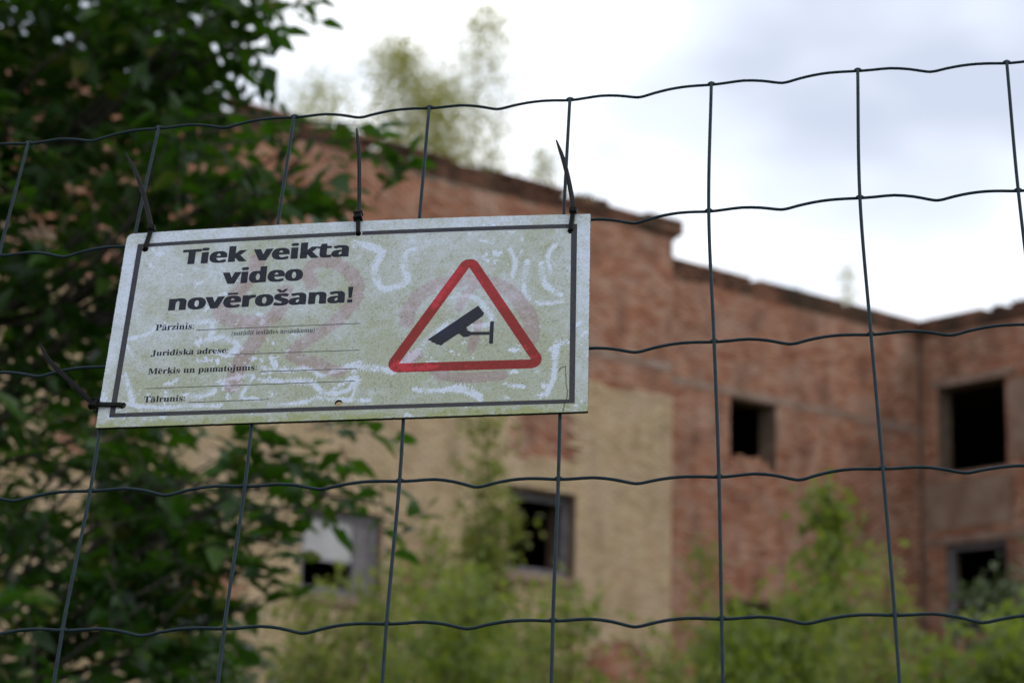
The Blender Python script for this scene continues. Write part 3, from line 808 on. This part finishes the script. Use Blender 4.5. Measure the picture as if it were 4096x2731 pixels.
def sheet_color(x, y):
    film, pink, speck, crack, moss, n3 = weather(x, y)
    c = np.empty(x.shape + (3,)); c[:] = (0.62, 0.69, 0.84)
    c *= (0.96 + 0.10 * (n3 - 0.5))[..., None]
    def mixc(c, col, f): return c * (1 - f[..., None]) + np.array(col) * f[..., None]
    c = mixc(c, (0.52, 0.37, 0.44), np.clip(pink * 0.62, 0, 1))
    filmc = np.where(pink[..., None] > 0.3, (0.29, 0.235, 0.185), (0.32, 0.335, 0.205))
    c = c * (1 - (film * 0.86)[..., None]) + filmc * (film * 0.86)[..., None]
    c = mixc(c, (0.27, 0.30, 0.10), moss * 0.75)
    c = mixc(c, (0.10, 0.10, 0.07), speck * 0.6)
    c = mixc(c, (0.015, 0.015, 0.015), crack)
    return c

def print_color(x, y, clean, dirty):
    film, pink, speck, crack, moss, n3 = weather(x, y)
    f = np.clip(film * 1.15 + 0.5 * (n3 - 0.5), 0, 1)[..., None]
    c = np.array(clean) * (1 - f) + np.array(dirty) * f
    c = c * (0.9 + 0.3 * (n3 - 0.5))[..., None]
    return c * (1 - 0.8 * crack[..., None])

def attr_mat(name, rough, spec=0.4, bump=0.0):
    m = mat(name, rough=rough, spec=spec)
    N, L, b = nodes_of(m)
    a = N('ShaderNodeAttribute'); a.attribute_name = 'Col'
    tc = N('ShaderNodeTexCoord'); n = N('ShaderNodeTexNoise'); n.inputs['Scale'].default_value = 900; n.inputs['Detail'].default_value = 4
    L(tc.outputs['Object'], n.inputs['Vector'])
    r = ramp(N, [(0.30, (0.80, 0.80, 0.78)), (0.62, (1.06, 1.06, 1.06))]); L(n.outputs['Fac'], r.inputs[0])
    mu = N('ShaderNodeMix'); mu.data_type = 'RGBA'; mu.blend_type = 'MULTIPLY'; mu.inputs[0].default_value = 1
    L(a.outputs['Color'], mu.inputs[6]); L(r.outputs[0], mu.inputs[7]); L(mu.outputs[2], b.inputs['Base Color'])
    if bump:
        bm = N('ShaderNodeBump'); bm.inputs['Strength'].default_value = bump; bm.inputs['Distance'].default_value = 0.0002
        L(n.outputs['Fac'], bm.inputs['Height']); L(bm.outputs[0], b.inputs['Normal'])
    return m
M['sheet'] = attr_mat('weathered_white_plastic', 0.55, 0.35, 0.25)
M['print'] = attr_mat('faded_print', 0.6, 0.15)
M['text'] = noisy('faded_black_print', [(0.3, (0.012, 0.014, 0.022)), (0.7, (0.030, 0.032, 0.044))], scale=500, detail=3, rough=0.6, spec=0.15)
M['finetext'] = noisy('fine_faded_print', [(0.3, (0.025, 0.028, 0.04)), (0.7, (0.05, 0.053, 0.068))], scale=500, detail=3, rough=0.6, spec=0.3)
M['edge'] = noisy('dark_plastic_edge', [(0.3, (0.004, 0.005, 0.005)), (0.7, (0.012, 0.013, 0.012))], scale=200, rough=0.8)  # near-black colour for the sheet's rim, hole walls and back

ST = 0.5
nx, ny = int(round(W / ST)), int(round(H / ST))
gx, gy = np.meshgrid(np.linspace(-W / 2, W / 2, nx + 1), np.linspace(-H / 2, H / 2, ny + 1), indexing='ij')
px, py = gx.copy(), gy.copy()
def round_corner(px, py, sx, sy, r):
    cx_, cy_ = sx * (W / 2 - r), sy * (H / 2 - r)
    m = ((px - cx_) * sx > 0) & ((py - cy_) * sy > 0)
    qx, qy = px[m] - cx_, py[m] - cy_
    mxv = np.maximum(np.abs(qx), np.abs(qy)); ln = np.hypot(qx, qy) + 1e-9
    px[m] = cx_ + qx * mxv / ln; py[m] = cy_ + qy * mxv / ln
round_corner(px, py, -1, 1, 4.5); round_corner(px, py, 1, 1, 0.8); round_corner(px, py, 1, -1, 0.8); round_corner(px, py, -1, -1, 1.0)
# slightly chipped edge
ed = np.minimum(W / 2 - np.abs(gx), H / 2 - np.abs(gy)) < 0.25
ch = (vnoise(gx + 300, gy + 300, 1 / 3.0, 33, 3) - 0.5) * 0.7
px = np.where(ed, px - np.sign(gx) * np.abs(ch) * (W / 2 - np.abs(gx) < .25), px); py = np.where(ed, py - np.sign(gy) * np.abs(ch) * (H / 2 - np.abs(gy) < .25), py)
for hx, hy, hr in HOLES:
    d = np.hypot(px - hx, py - hy)
    m = (d > hr - ST * 0.75) & (d < hr + ST * 0.75)
    f = np.where(m, hr / np.maximum(d, 1e-6), 1)
    px, py = hx + (px - hx) * f, hy + (py - hy) * f
vid = np.arange((nx + 1) * (ny + 1)).reshape(nx + 1, ny + 1)
q = np.stack([vid[:-1, :-1], vid[1:, :-1], vid[1:, 1:], vid[:-1, 1:]], -1).reshape(-1, 4)
fx, fy = (px.ravel()[q].mean(1), py.ravel()[q].mean(1))
keep = np.ones(len(q), bool)
for hx, hy, hr in HOLES: keep &= np.hypot(fx - hx, fy - hy) > hr - 0.02
q = q[keep]
Vf = np.c_[px.ravel(), py.ravel(), bulge(px, py).ravel()]
colr = sheet_color(px.ravel(), py.ravel())
used = np.unique(q); remap = np.full(len(Vf), -1); remap[used] = np.arange(len(used))
front = mesh('face', Vf[used] / 1000, remap[q], M['sheet'], SIGN, smooth=True, colors=colr[used], world=False)
# rim: outer edge and hole walls, extruded back from the open border of the face
ev = np.vstack([q[:, [0, 1]], q[:, [1, 2]], q[:, [2, 3]], q[:, [3, 0]]])
key = np.sort(ev, 1); kk = key[:, 0].astype(np.int64) * 10 ** 7 + key[:, 1]
_, inv, cnt = np.unique(kk, return_inverse=True, return_counts=True)
be = ev[cnt[inv] == 1]
bu = np.unique(be); br = np.full(len(Vf), -1); br[bu] = np.arange(len(bu))
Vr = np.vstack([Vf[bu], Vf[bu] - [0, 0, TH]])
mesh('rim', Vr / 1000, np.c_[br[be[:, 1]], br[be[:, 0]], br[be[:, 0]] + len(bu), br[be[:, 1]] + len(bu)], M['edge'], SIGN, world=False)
# back sheet, open around the holes
bx_, by_ = np.meshgrid(np.linspace(-W / 2 + .6, W / 2 - .6, 66), np.linspace(-H / 2 + .6, H / 2 - .6, 34), indexing='ij')
bv = np.c_[bx_.ravel(), by_.ravel(), bulge(bx_, by_).ravel() - TH]
bi = np.arange(66 * 34).reshape(66, 34)
bq = np.stack([bi[:-1, :-1], bi[:-1, 1:], bi[1:, 1:], bi[1:, :-1]], -1).reshape(-1, 4)
kb = np.ones(len(bq), bool)
for hx, hy, hr in HOLES:
    kb &= ~((np.abs(bv[bq][:, :, 0].mean(1) - hx) < hr + 2.6) & (np.abs(bv[bq][:, :, 1].mean(1) - hy) < hr + 2.6))
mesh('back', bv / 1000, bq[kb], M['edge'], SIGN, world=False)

def on_face(P, h):
    P = np.asarray(P, float)
    return np.c_[P[:, 0], P[:, 1], bulge(P[:, 0], P[:, 1]) + h] / 1000

def strip(name, A, B, n, k, h, clean, dirty, parent=SIGN):
    """printed band between the lines A and B (lists of points), n steps per segment, k across"""
    A, B = np.asarray(A, float), np.asarray(B, float)
    t = np.linspace(0, 1, k + 1)
    P = (A[:, None] * (1 - t[None, :, None]) + B[:, None] * t[None, :, None]).reshape(-1, 2)
    m = len(A); i = np.arange(m * (k + 1)).reshape(m, k + 1)
    F = np.stack([i[:-1, :-1], i[1:, :-1], i[1:, 1:], i[:-1, 1:]], -1).reshape(-1, 4)
    return mesh(name, on_face(P, h), F, M['print'], parent, colors=print_color(P[:, 0], P[:, 1], clean, dirty), world=False)

def lin(a, b, step=0.8):
    n = max(2, int(np.hypot(*(np.array(b) - a)) / step)); return np.array(a) + (np.array(b) - a) * np.linspace(0, 1, n)[:, None]
O = np.array([(-153.4, 70.4), (153.2, 71.6), (153.6, -73.4), (-154.2, -72.2)]); I = np.array([(-149.6, 67.3), (149.2, 68.1), (149.9, -70.3), (-150.4, -69.0)])
KC, KD = (0.036, 0.038, 0.062), (0.058, 0.056, 0.062)
for a in range(4):
    b = (a + 1) % 4
    ln = np.hypot(*(O[b] - O[a])); n = int(ln / 0.8); t = np.linspace(0, 1, n)[:, None]
    # holes pass through the border: cut the band where a hole lies in it
    A_, B_ = O[a] + (O[b] - O[a]) * t, I[a] + (I[b] - I[a]) * t
    midp = (A_ + B_) / 2
    ok = np.ones(n, bool)
    for hx, hy, hr in HOLES: ok &= np.hypot(midp[:, 0] - hx, midp[:, 1] - hy) > hr - 0.15
    runs = np.split(np.arange(n), np.where(~ok)[0])
    for rns in runs:
        rns = rns[ok[rns]]
        if len(rns) > 2: strip('printed_border', A_[rns], B_[rns], 1, 5, 0.06, KC, KD)
# red warning triangle
tri = np.array([(80.8, 37.3), (124.5, -38.4), (37.2, -38.1)])
inn_, outp = [], []
cen = tri.mean(0)
for a in range(3):
    p, c, nn_ = tri[a - 1], tri[a], tri[(a + 1) % 3]
    def nrm(u, v):
        d = (v - u) / np.hypot(*(v - u)); m = np.array([-d[1], d[0]]); return m if m @ ((u + v) / 2 - cen) > 0 else -m
    m0, m1 = nrm(p, c), nrm(c, nn_)
    a0, a1 = math.atan2(m0[1], m0[0]), math.atan2(m1[1], m1[0])
    while a1 - a0 > math.pi: a1 -= math.tau
    while a1 - a0 < -math.pi: a1 += math.tau
    for t in np.linspace(0, 1, 14):
        an = a0 + (a1 - a0) * t
        inn_.append(c + 0.01 * np.array([math.cos(an), math.sin(an)])); outp.append(c + 7.0 * np.array([math.cos(an), math.sin(an)]))
    sg = lin(c, nn_)[1:-1]
    inn_ += list(sg); outp += list(sg + m1 * 7.0)
inn_.append(inn_[0]); outp.append(outp[0])
strip('red_triangle', inn_, outp, 1, 9, 0.06, (0.56, 0.050, 0.070), (0.26, 0.034, 0.030))
# camera pictogram
def patch(P, step=1.0):
    """fill a polygon with a fan of short-edged faces via bmesh"""
    bm = bmesh.new()
    P = np.vstack([lin(P[i], P[(i + 1) % len(P)], step)[:-1] for i in range(len(P))])
    bm.faces.new([bm.verts.new((x, y, 0)) for x, y in P])
    bmesh.ops.triangulate(bm, faces=bm.faces[:])
    V = np.array([v.co[:2] for v in bm.verts]); bm.verts.index_update()
    F = [tuple(v.index for v in f.verts) for f in bm.faces]; bm.free()
    return V, F
body = [(55.3, -20.2), (56.2, -20.9), (57.4, -21.0), (58.6, -22.6), (60.0, -22.8), (61.4, -24.2), (62.9, -24.4), (64.3, -25.2), (65.6, -24.6), (65.8, -23.8), (75.5, -16.4), (77.2, -16.6), (81.6, -13.2), (80.8, -11.4), (91.6, -2.6), (91.3, -1.2), (92.2, -0.4), (88.0, 5.8)]
arm = [(76.8, -16.9), (79.3, -19.2), (82.4, -18.9), (84.0, -17.7), (96.4, -17.9), (96.4, -15.5), (84.2, -15.2), (81.4, -13.6), (79.4, -14.6)]
plate = [(96.4, -24.4), (97.0, -25.1), (98.5, -25.2), (99.0, -24.6), (99.1, -7.8), (98.6, -7.0), (97.0, -7.2), (96.5, -7.9)]
pict = None
for nm_, pl, hh in (('camera_pictogram', body, 0.06), ('bracket_arm', arm, 0.08), ('wall_plate', plate, 0.10)):
    V, F = patch(np.array(pl))
    po = mesh(nm_, on_face(V, hh), F, M['print'], pict or SIGN, colors=print_color(V[:, 0], V[:, 1], (0.030, 0.034, 0.066), (0.030, 0.031, 0.040)), world=False)
    pict = pict or po

# lettering
def mathfont(s, U, l):
    return ''.join(chr(U + ord(c) - 65) if 'A' <= c <= 'Z' else chr(l + ord(c) - 97) if 'a' <= c <= 'z' else c for c in s)
def text_mesh(body_):
    cu = bpy.data.curves.new('tmp', 'FONT'); cu.body = body_; cu.resolution_u = 4
    ob = bpy.data.objects.new('tmp', cu); COL.objects.link(ob)
    dg = bpy.context.evaluated_depsgraph_get()
    me = bpy.data.meshes.new_from_object(ob.evaluated_get(dg))
    V = np.array([v.co[:2] for v in me.vertices]).reshape(-1, 2); F = [tuple(p.vertices) for p in me.polygons]
    bpy.data.objects.remove(ob); bpy.data.curves.remove(cu); bpy.data.meshes.remove(me)
    return V, F
PLAIN = {'ā': ('a', 'macron'), 'ē': ('e', 'macron'), 'ī': ('i', 'macron'), 'š': ('s', 'caron'), 'ķ': ('k', 'comma')}
def rect(x0, x1, y0, y1): return np.array([(x0, y0), (x1, y0), (x1, y1), (x0, y1)]), [(0, 1, 2, 3)]
def layout(s, U, l, heavy):
    """glyph meshes of one line in em units, accents and punctuation added; heavy thickens the stems"""
    plain = ''.join(PLAIN.get(c, (c,))[0] for c in s)
    out = []
    x0s, x1s = [], []
    for k, c in enumerate(plain):
        if c == ' ': x0s.append(0); x1s.append(0); continue
        full, _ = text_mesh(mathfont('H' + plain[:k] + c, U, l)); one, F = text_mesh(mathfont(c, U, l))
        xr = full[:, 0].max(); wd = one[:, 0].max() - one[:, 0].min()
        one = one - [one[:, 0].max(), 0] + [xr, 0]
        x0s.append(xr - wd); x1s.append(xr)
        cx_ = xr - wd / 2; acc = PLAIN.get(s[k], (0, None))[1]
        if c == '!':
            t = 0.085 if heavy else 0.05
            out.append((np.array([(cx_ - t * .62, .21), (cx_ + t * .62, .21), (cx_ + t, .73), (cx_ - t, .73)]), [(0, 1, 2, 3)], 0)); out.append((*rect(cx_ - t, cx_ + t, 0, .15), 0)); continue
        if c == ':':
            for yy in (.0, .33): out.append((*rect(cx_ - .055, cx_ + .055, yy, yy + .115), 0))
            continue
        if acc == 'macron' and c == 'i': one = one.copy(); F = [f for f in F if one[list(f), 1].mean() < .52]
        shifts = (-.042, -.021, 0, .021, .042) if heavy else ((-.012, .012) if heavy is None else (0,))
        for hh, dx in enumerate(shifts): out.append((one + [dx, 0], F, hh))
        top = 0.60 if heavy else 0.55
        if acc == 'macron': out.append((*rect(cx_ - .17, cx_ + .17, top, top + (.095 if heavy else .06)), 0))
        if acc == 'caron':
            out.append((np.array([(cx_ - .20, .76), (cx_ - .085, .76), (cx_, .685), (cx_ + .085, .76), (cx_ + .20, .76), (cx_ + .075, .60), (cx_ - .075, .60)]), [(0, 6, 5, 4, 3, 2, 1)], 0))
        if acc == 'comma': out.append((np.array([(cx_ - .05, -.09), (cx_ + .06, -.09), (cx_ + .06, -.17), (cx_ - .02, -.26), (cx_ - .05, -.24), (cx_ + .01, -.17), (cx_ - .05, -.17)]), [(0, 6, 5, 4, 3, 2, 1)], 0))
    return out
def lettering(s, x0, x1, ybase, cap, serif=True, m='text', heavy=False, capem=0.70):
    g = layout(s, *((0x1D400, 0x1D41A) if serif else (0x1D5D4, 0x1D5EE)), heavy)
    lo = min(V[:, 0].min() for V, F, h in g); hi = max(V[:, 0].max() for V, F, h in g)
    sx, sy = (x1 - x0) / (hi - lo), cap / capem
    VV, FF = [], []
    for V, F, h in g:
        P = np.c_[x0 + (V[:, 0] - lo) * sx, ybase + V[:, 1] * sy]
        b = len(VV); Q = on_face(P, 0.05 + 0.012 * h)
        VV.extend(Q.tolist()); FF.extend([tuple(i + b for i in f) for f in F])
    return mesh('lettering', VV, FF, M[m], SIGN, world=False)
lettering('Tiek veikta', -119.8, -2.8, 50.3, 12.3, serif=False, heavy=True)
lettering('video', -89.6, -33.2, 31.9, 12.3, serif=False, heavy=True)
lettering('novērošana!', -124.7, 2.5, 12.1, 12.3, serif=False, heavy=True)
lettering('Pārzinis:', -131.5, -104.8, -4.0, 5.2, m='text', heavy=None)
lettering('(norādīt iestādes nosaukumu)', -78.1, -21.4, -10.8, 4.0, m='finetext')
lettering('Juridiskā adrese:', -132.0, -79.2, -24.6, 4.8, m='text', heavy=None)
lettering('Mērķis un pamatojums:', -132.2, -58.2, -39.2, 4.9, m='text', heavy=None)
lettering('Tālrunis:', -132.3, -104.4, -61.4, 5.0, m='text', heavy=None)
for a, b in [((-103.0, -5.2), (9.5, -5.2)), ((-77.0, -26.1), (10.1, -26.5)), ((-56.0, -40.6), (9.5, -41.0)), ((-132.8, -50.5), (8.8, -50.7)), ((-102.0, -62.6), (-47.6, -62.5))]:
    A_ = lin(a, b, 2.0)
    strip('ruled_line', A_ - [0, .26], A_ + [0, .26], 1, 1, 0.05, (0.05, 0.05, 0.06), (0.085, 0.085, 0.08))

# ------------------------------------------------------------------ cable ties
def ribbon(P, w, t, nrm):
    """flat strap swept along P (mm); w widths, t thickness, nrm the flat side's direction"""
    P = np.asarray(P, float); n = len(P)
    d = np.gradient(P, axis=0); d /= np.linalg.norm(d, axis=1)[:, None]
    nr = np.broadcast_to(np.asarray(nrm, float), P.shape)
    s = np.cross(d, nr); s /= np.linalg.norm(s, axis=1)[:, None] + 1e-9
    m = np.cross(s, d)
    w = np.broadcast_to(np.asarray(w, float), (n,))[:, None]; t = np.broadcast_to(np.asarray(t, float), (n,))[:, None]
    ring = [P - s * w / 2 - m * t / 2, P + s * w / 2 - m * t / 2, P + s * w / 2 + m * t * .2, P + s * w * .34 + m * t / 2, P - s * w * .34 + m * t / 2, P - s * w / 2 + m * t * .2]
    V = np.stack(ring, 1).reshape(-1, 3); F = []
    for i in range(n - 1):
        for k in range(6): F.append((i * 6 + k, i * 6 + (k + 1) % 6, (i + 1) * 6 + (k + 1) % 6, (i + 1) * 6 + k))
    F += [tuple(range(5, -1, -1)), tuple(range((n - 1) * 6, n * 6))]
    return V, F

def cable_tie(label, hole, head, tail, width, tail_n):
    root = empty('cable_tie', matrix=SM @ Matrix.Translation((head[0] / 1000, head[1] / 1000, 0)))
    tag(root, label, 'cable tie', 'black cable ties holding the sign')
    off = np.array([head[0], head[1], 0])
    hx, hy = hole; zb = float(bulge(np.array(hx), np.array(hy)))
    dx = np.array([head[0] - hx, head[1] - hy]); ln = np.hypot(*dx); dx = dx / ln
    def pt(u, z): return np.array([hx + dx[0] * u, hy + dx[1] * u, z])
    lp = smooth_path([pt(ln - 1, zb + 2.2), pt(ln * .55, zb + 1.5), pt(2.0, zb + 1.4), pt(0.4, zb + 0.4), pt(0.2, zb - 3.0), pt(1.2, zb - 7.5), pt(ln * .5, zb - 9.0), pt(ln - 0.5, zb - 7.6), pt(ln + 1.8, zb - 3.0), pt(ln + 0.6, zb + 1.6)], 6)
    ctr = lp.mean(0)
    V, F = ribbon(lp - off, width, 1.15, unit(lp - ctr + [0, 0, 0.01]))
    mesh('strap', V / 1000, F, M['tie'], root, world=False, smooth=False)
    # ratchet head: bevelled block
    bm = bmesh.new(); bmesh.ops.create_cube(bm, size=1)
    ax = np.r_[dx, 0]; ay = np.array([-dx[1], dx[0], 0])
    for v in bm.verts:
        p = ax * v.co.x * 4.6 + ay * v.co.y * (width + 1.9) + np.array([0, 0, v.co.z * 4.0 + zb + 2.4])
        v.co = Vector(p)
    bmesh.ops.bevel(bm, geom=bm.edges[:], offset=0.7, segments=2, affect='EDGES')
    V = np.array([v.co[:] for v in bm.verts]); bm.verts.index_update(); F = [tuple(v.index for v in f.verts) for f in bm.faces]; bm.free()
    mesh('head', V / 1000, F, M['tie'], root, world=False)
    tp = smooth_path([(head[0], head[1], zb + 2.6)] + [(x, y, z) for x, y, z in tail], 8)
    u = np.linspace(0, 1, len(tp))
    V, F = ribbon(tp - off, width * np.interp(u, [0, .68, .86, 1], [1, 1, .85, .30]), np.interp(u, [0, .7, 1], [1.2, 1.1, .7]), tail_n)
    mesh('tail', V / 1000, F, M['tie'], root, world=False)
cable_tie('black cable tie at the top corner beside the lettering, tail bent back', (-147.4, 65.6), (-144.6, 82.4), [(-146.0, 88, 4), (-149.5, 100, 6), (-153.8, 112.8, 8), (-158, 123, 9.5), (-161.3, 130.1, 10), (-169.0, 143.7, 12)], 3.3, (0.5, 0.1, 0.85))
cable_tie('black cable tie at the top middle with a long straight upright tail', (2.7, 69.2), (2.0, 82.6), [(1.9, 92, 4), (1.0, 112, 6), (-0.8, 137.8, 8), (-2.2, 148, 9), (-3.6, 158.3, 10)], 3.0, (0.75, 0, 0.65))
cable_tie('black cable tie at the top corner nearest the red triangle', (148.9, 65.6), (150.5, 81.4), [(150.2, 88, 4), (147.6, 104, 6), (143.6, 122.3, 8), (138.6, 138.3, 10)], 3.3, (0.45, 0, 0.9))
cable_tie('black cable tie at the lower corner with its tail sticking out sideways', (-146.3, -63.2), (-165.2, -62.4), [(-169, -59.5, 4), (-178, -51.2, 7), (-188.0, -42.2, 9), (-198.6, -31.3, 11), (-205.5, -20.0, 12)], 3.2, (0.3, -0.3, 0.9))
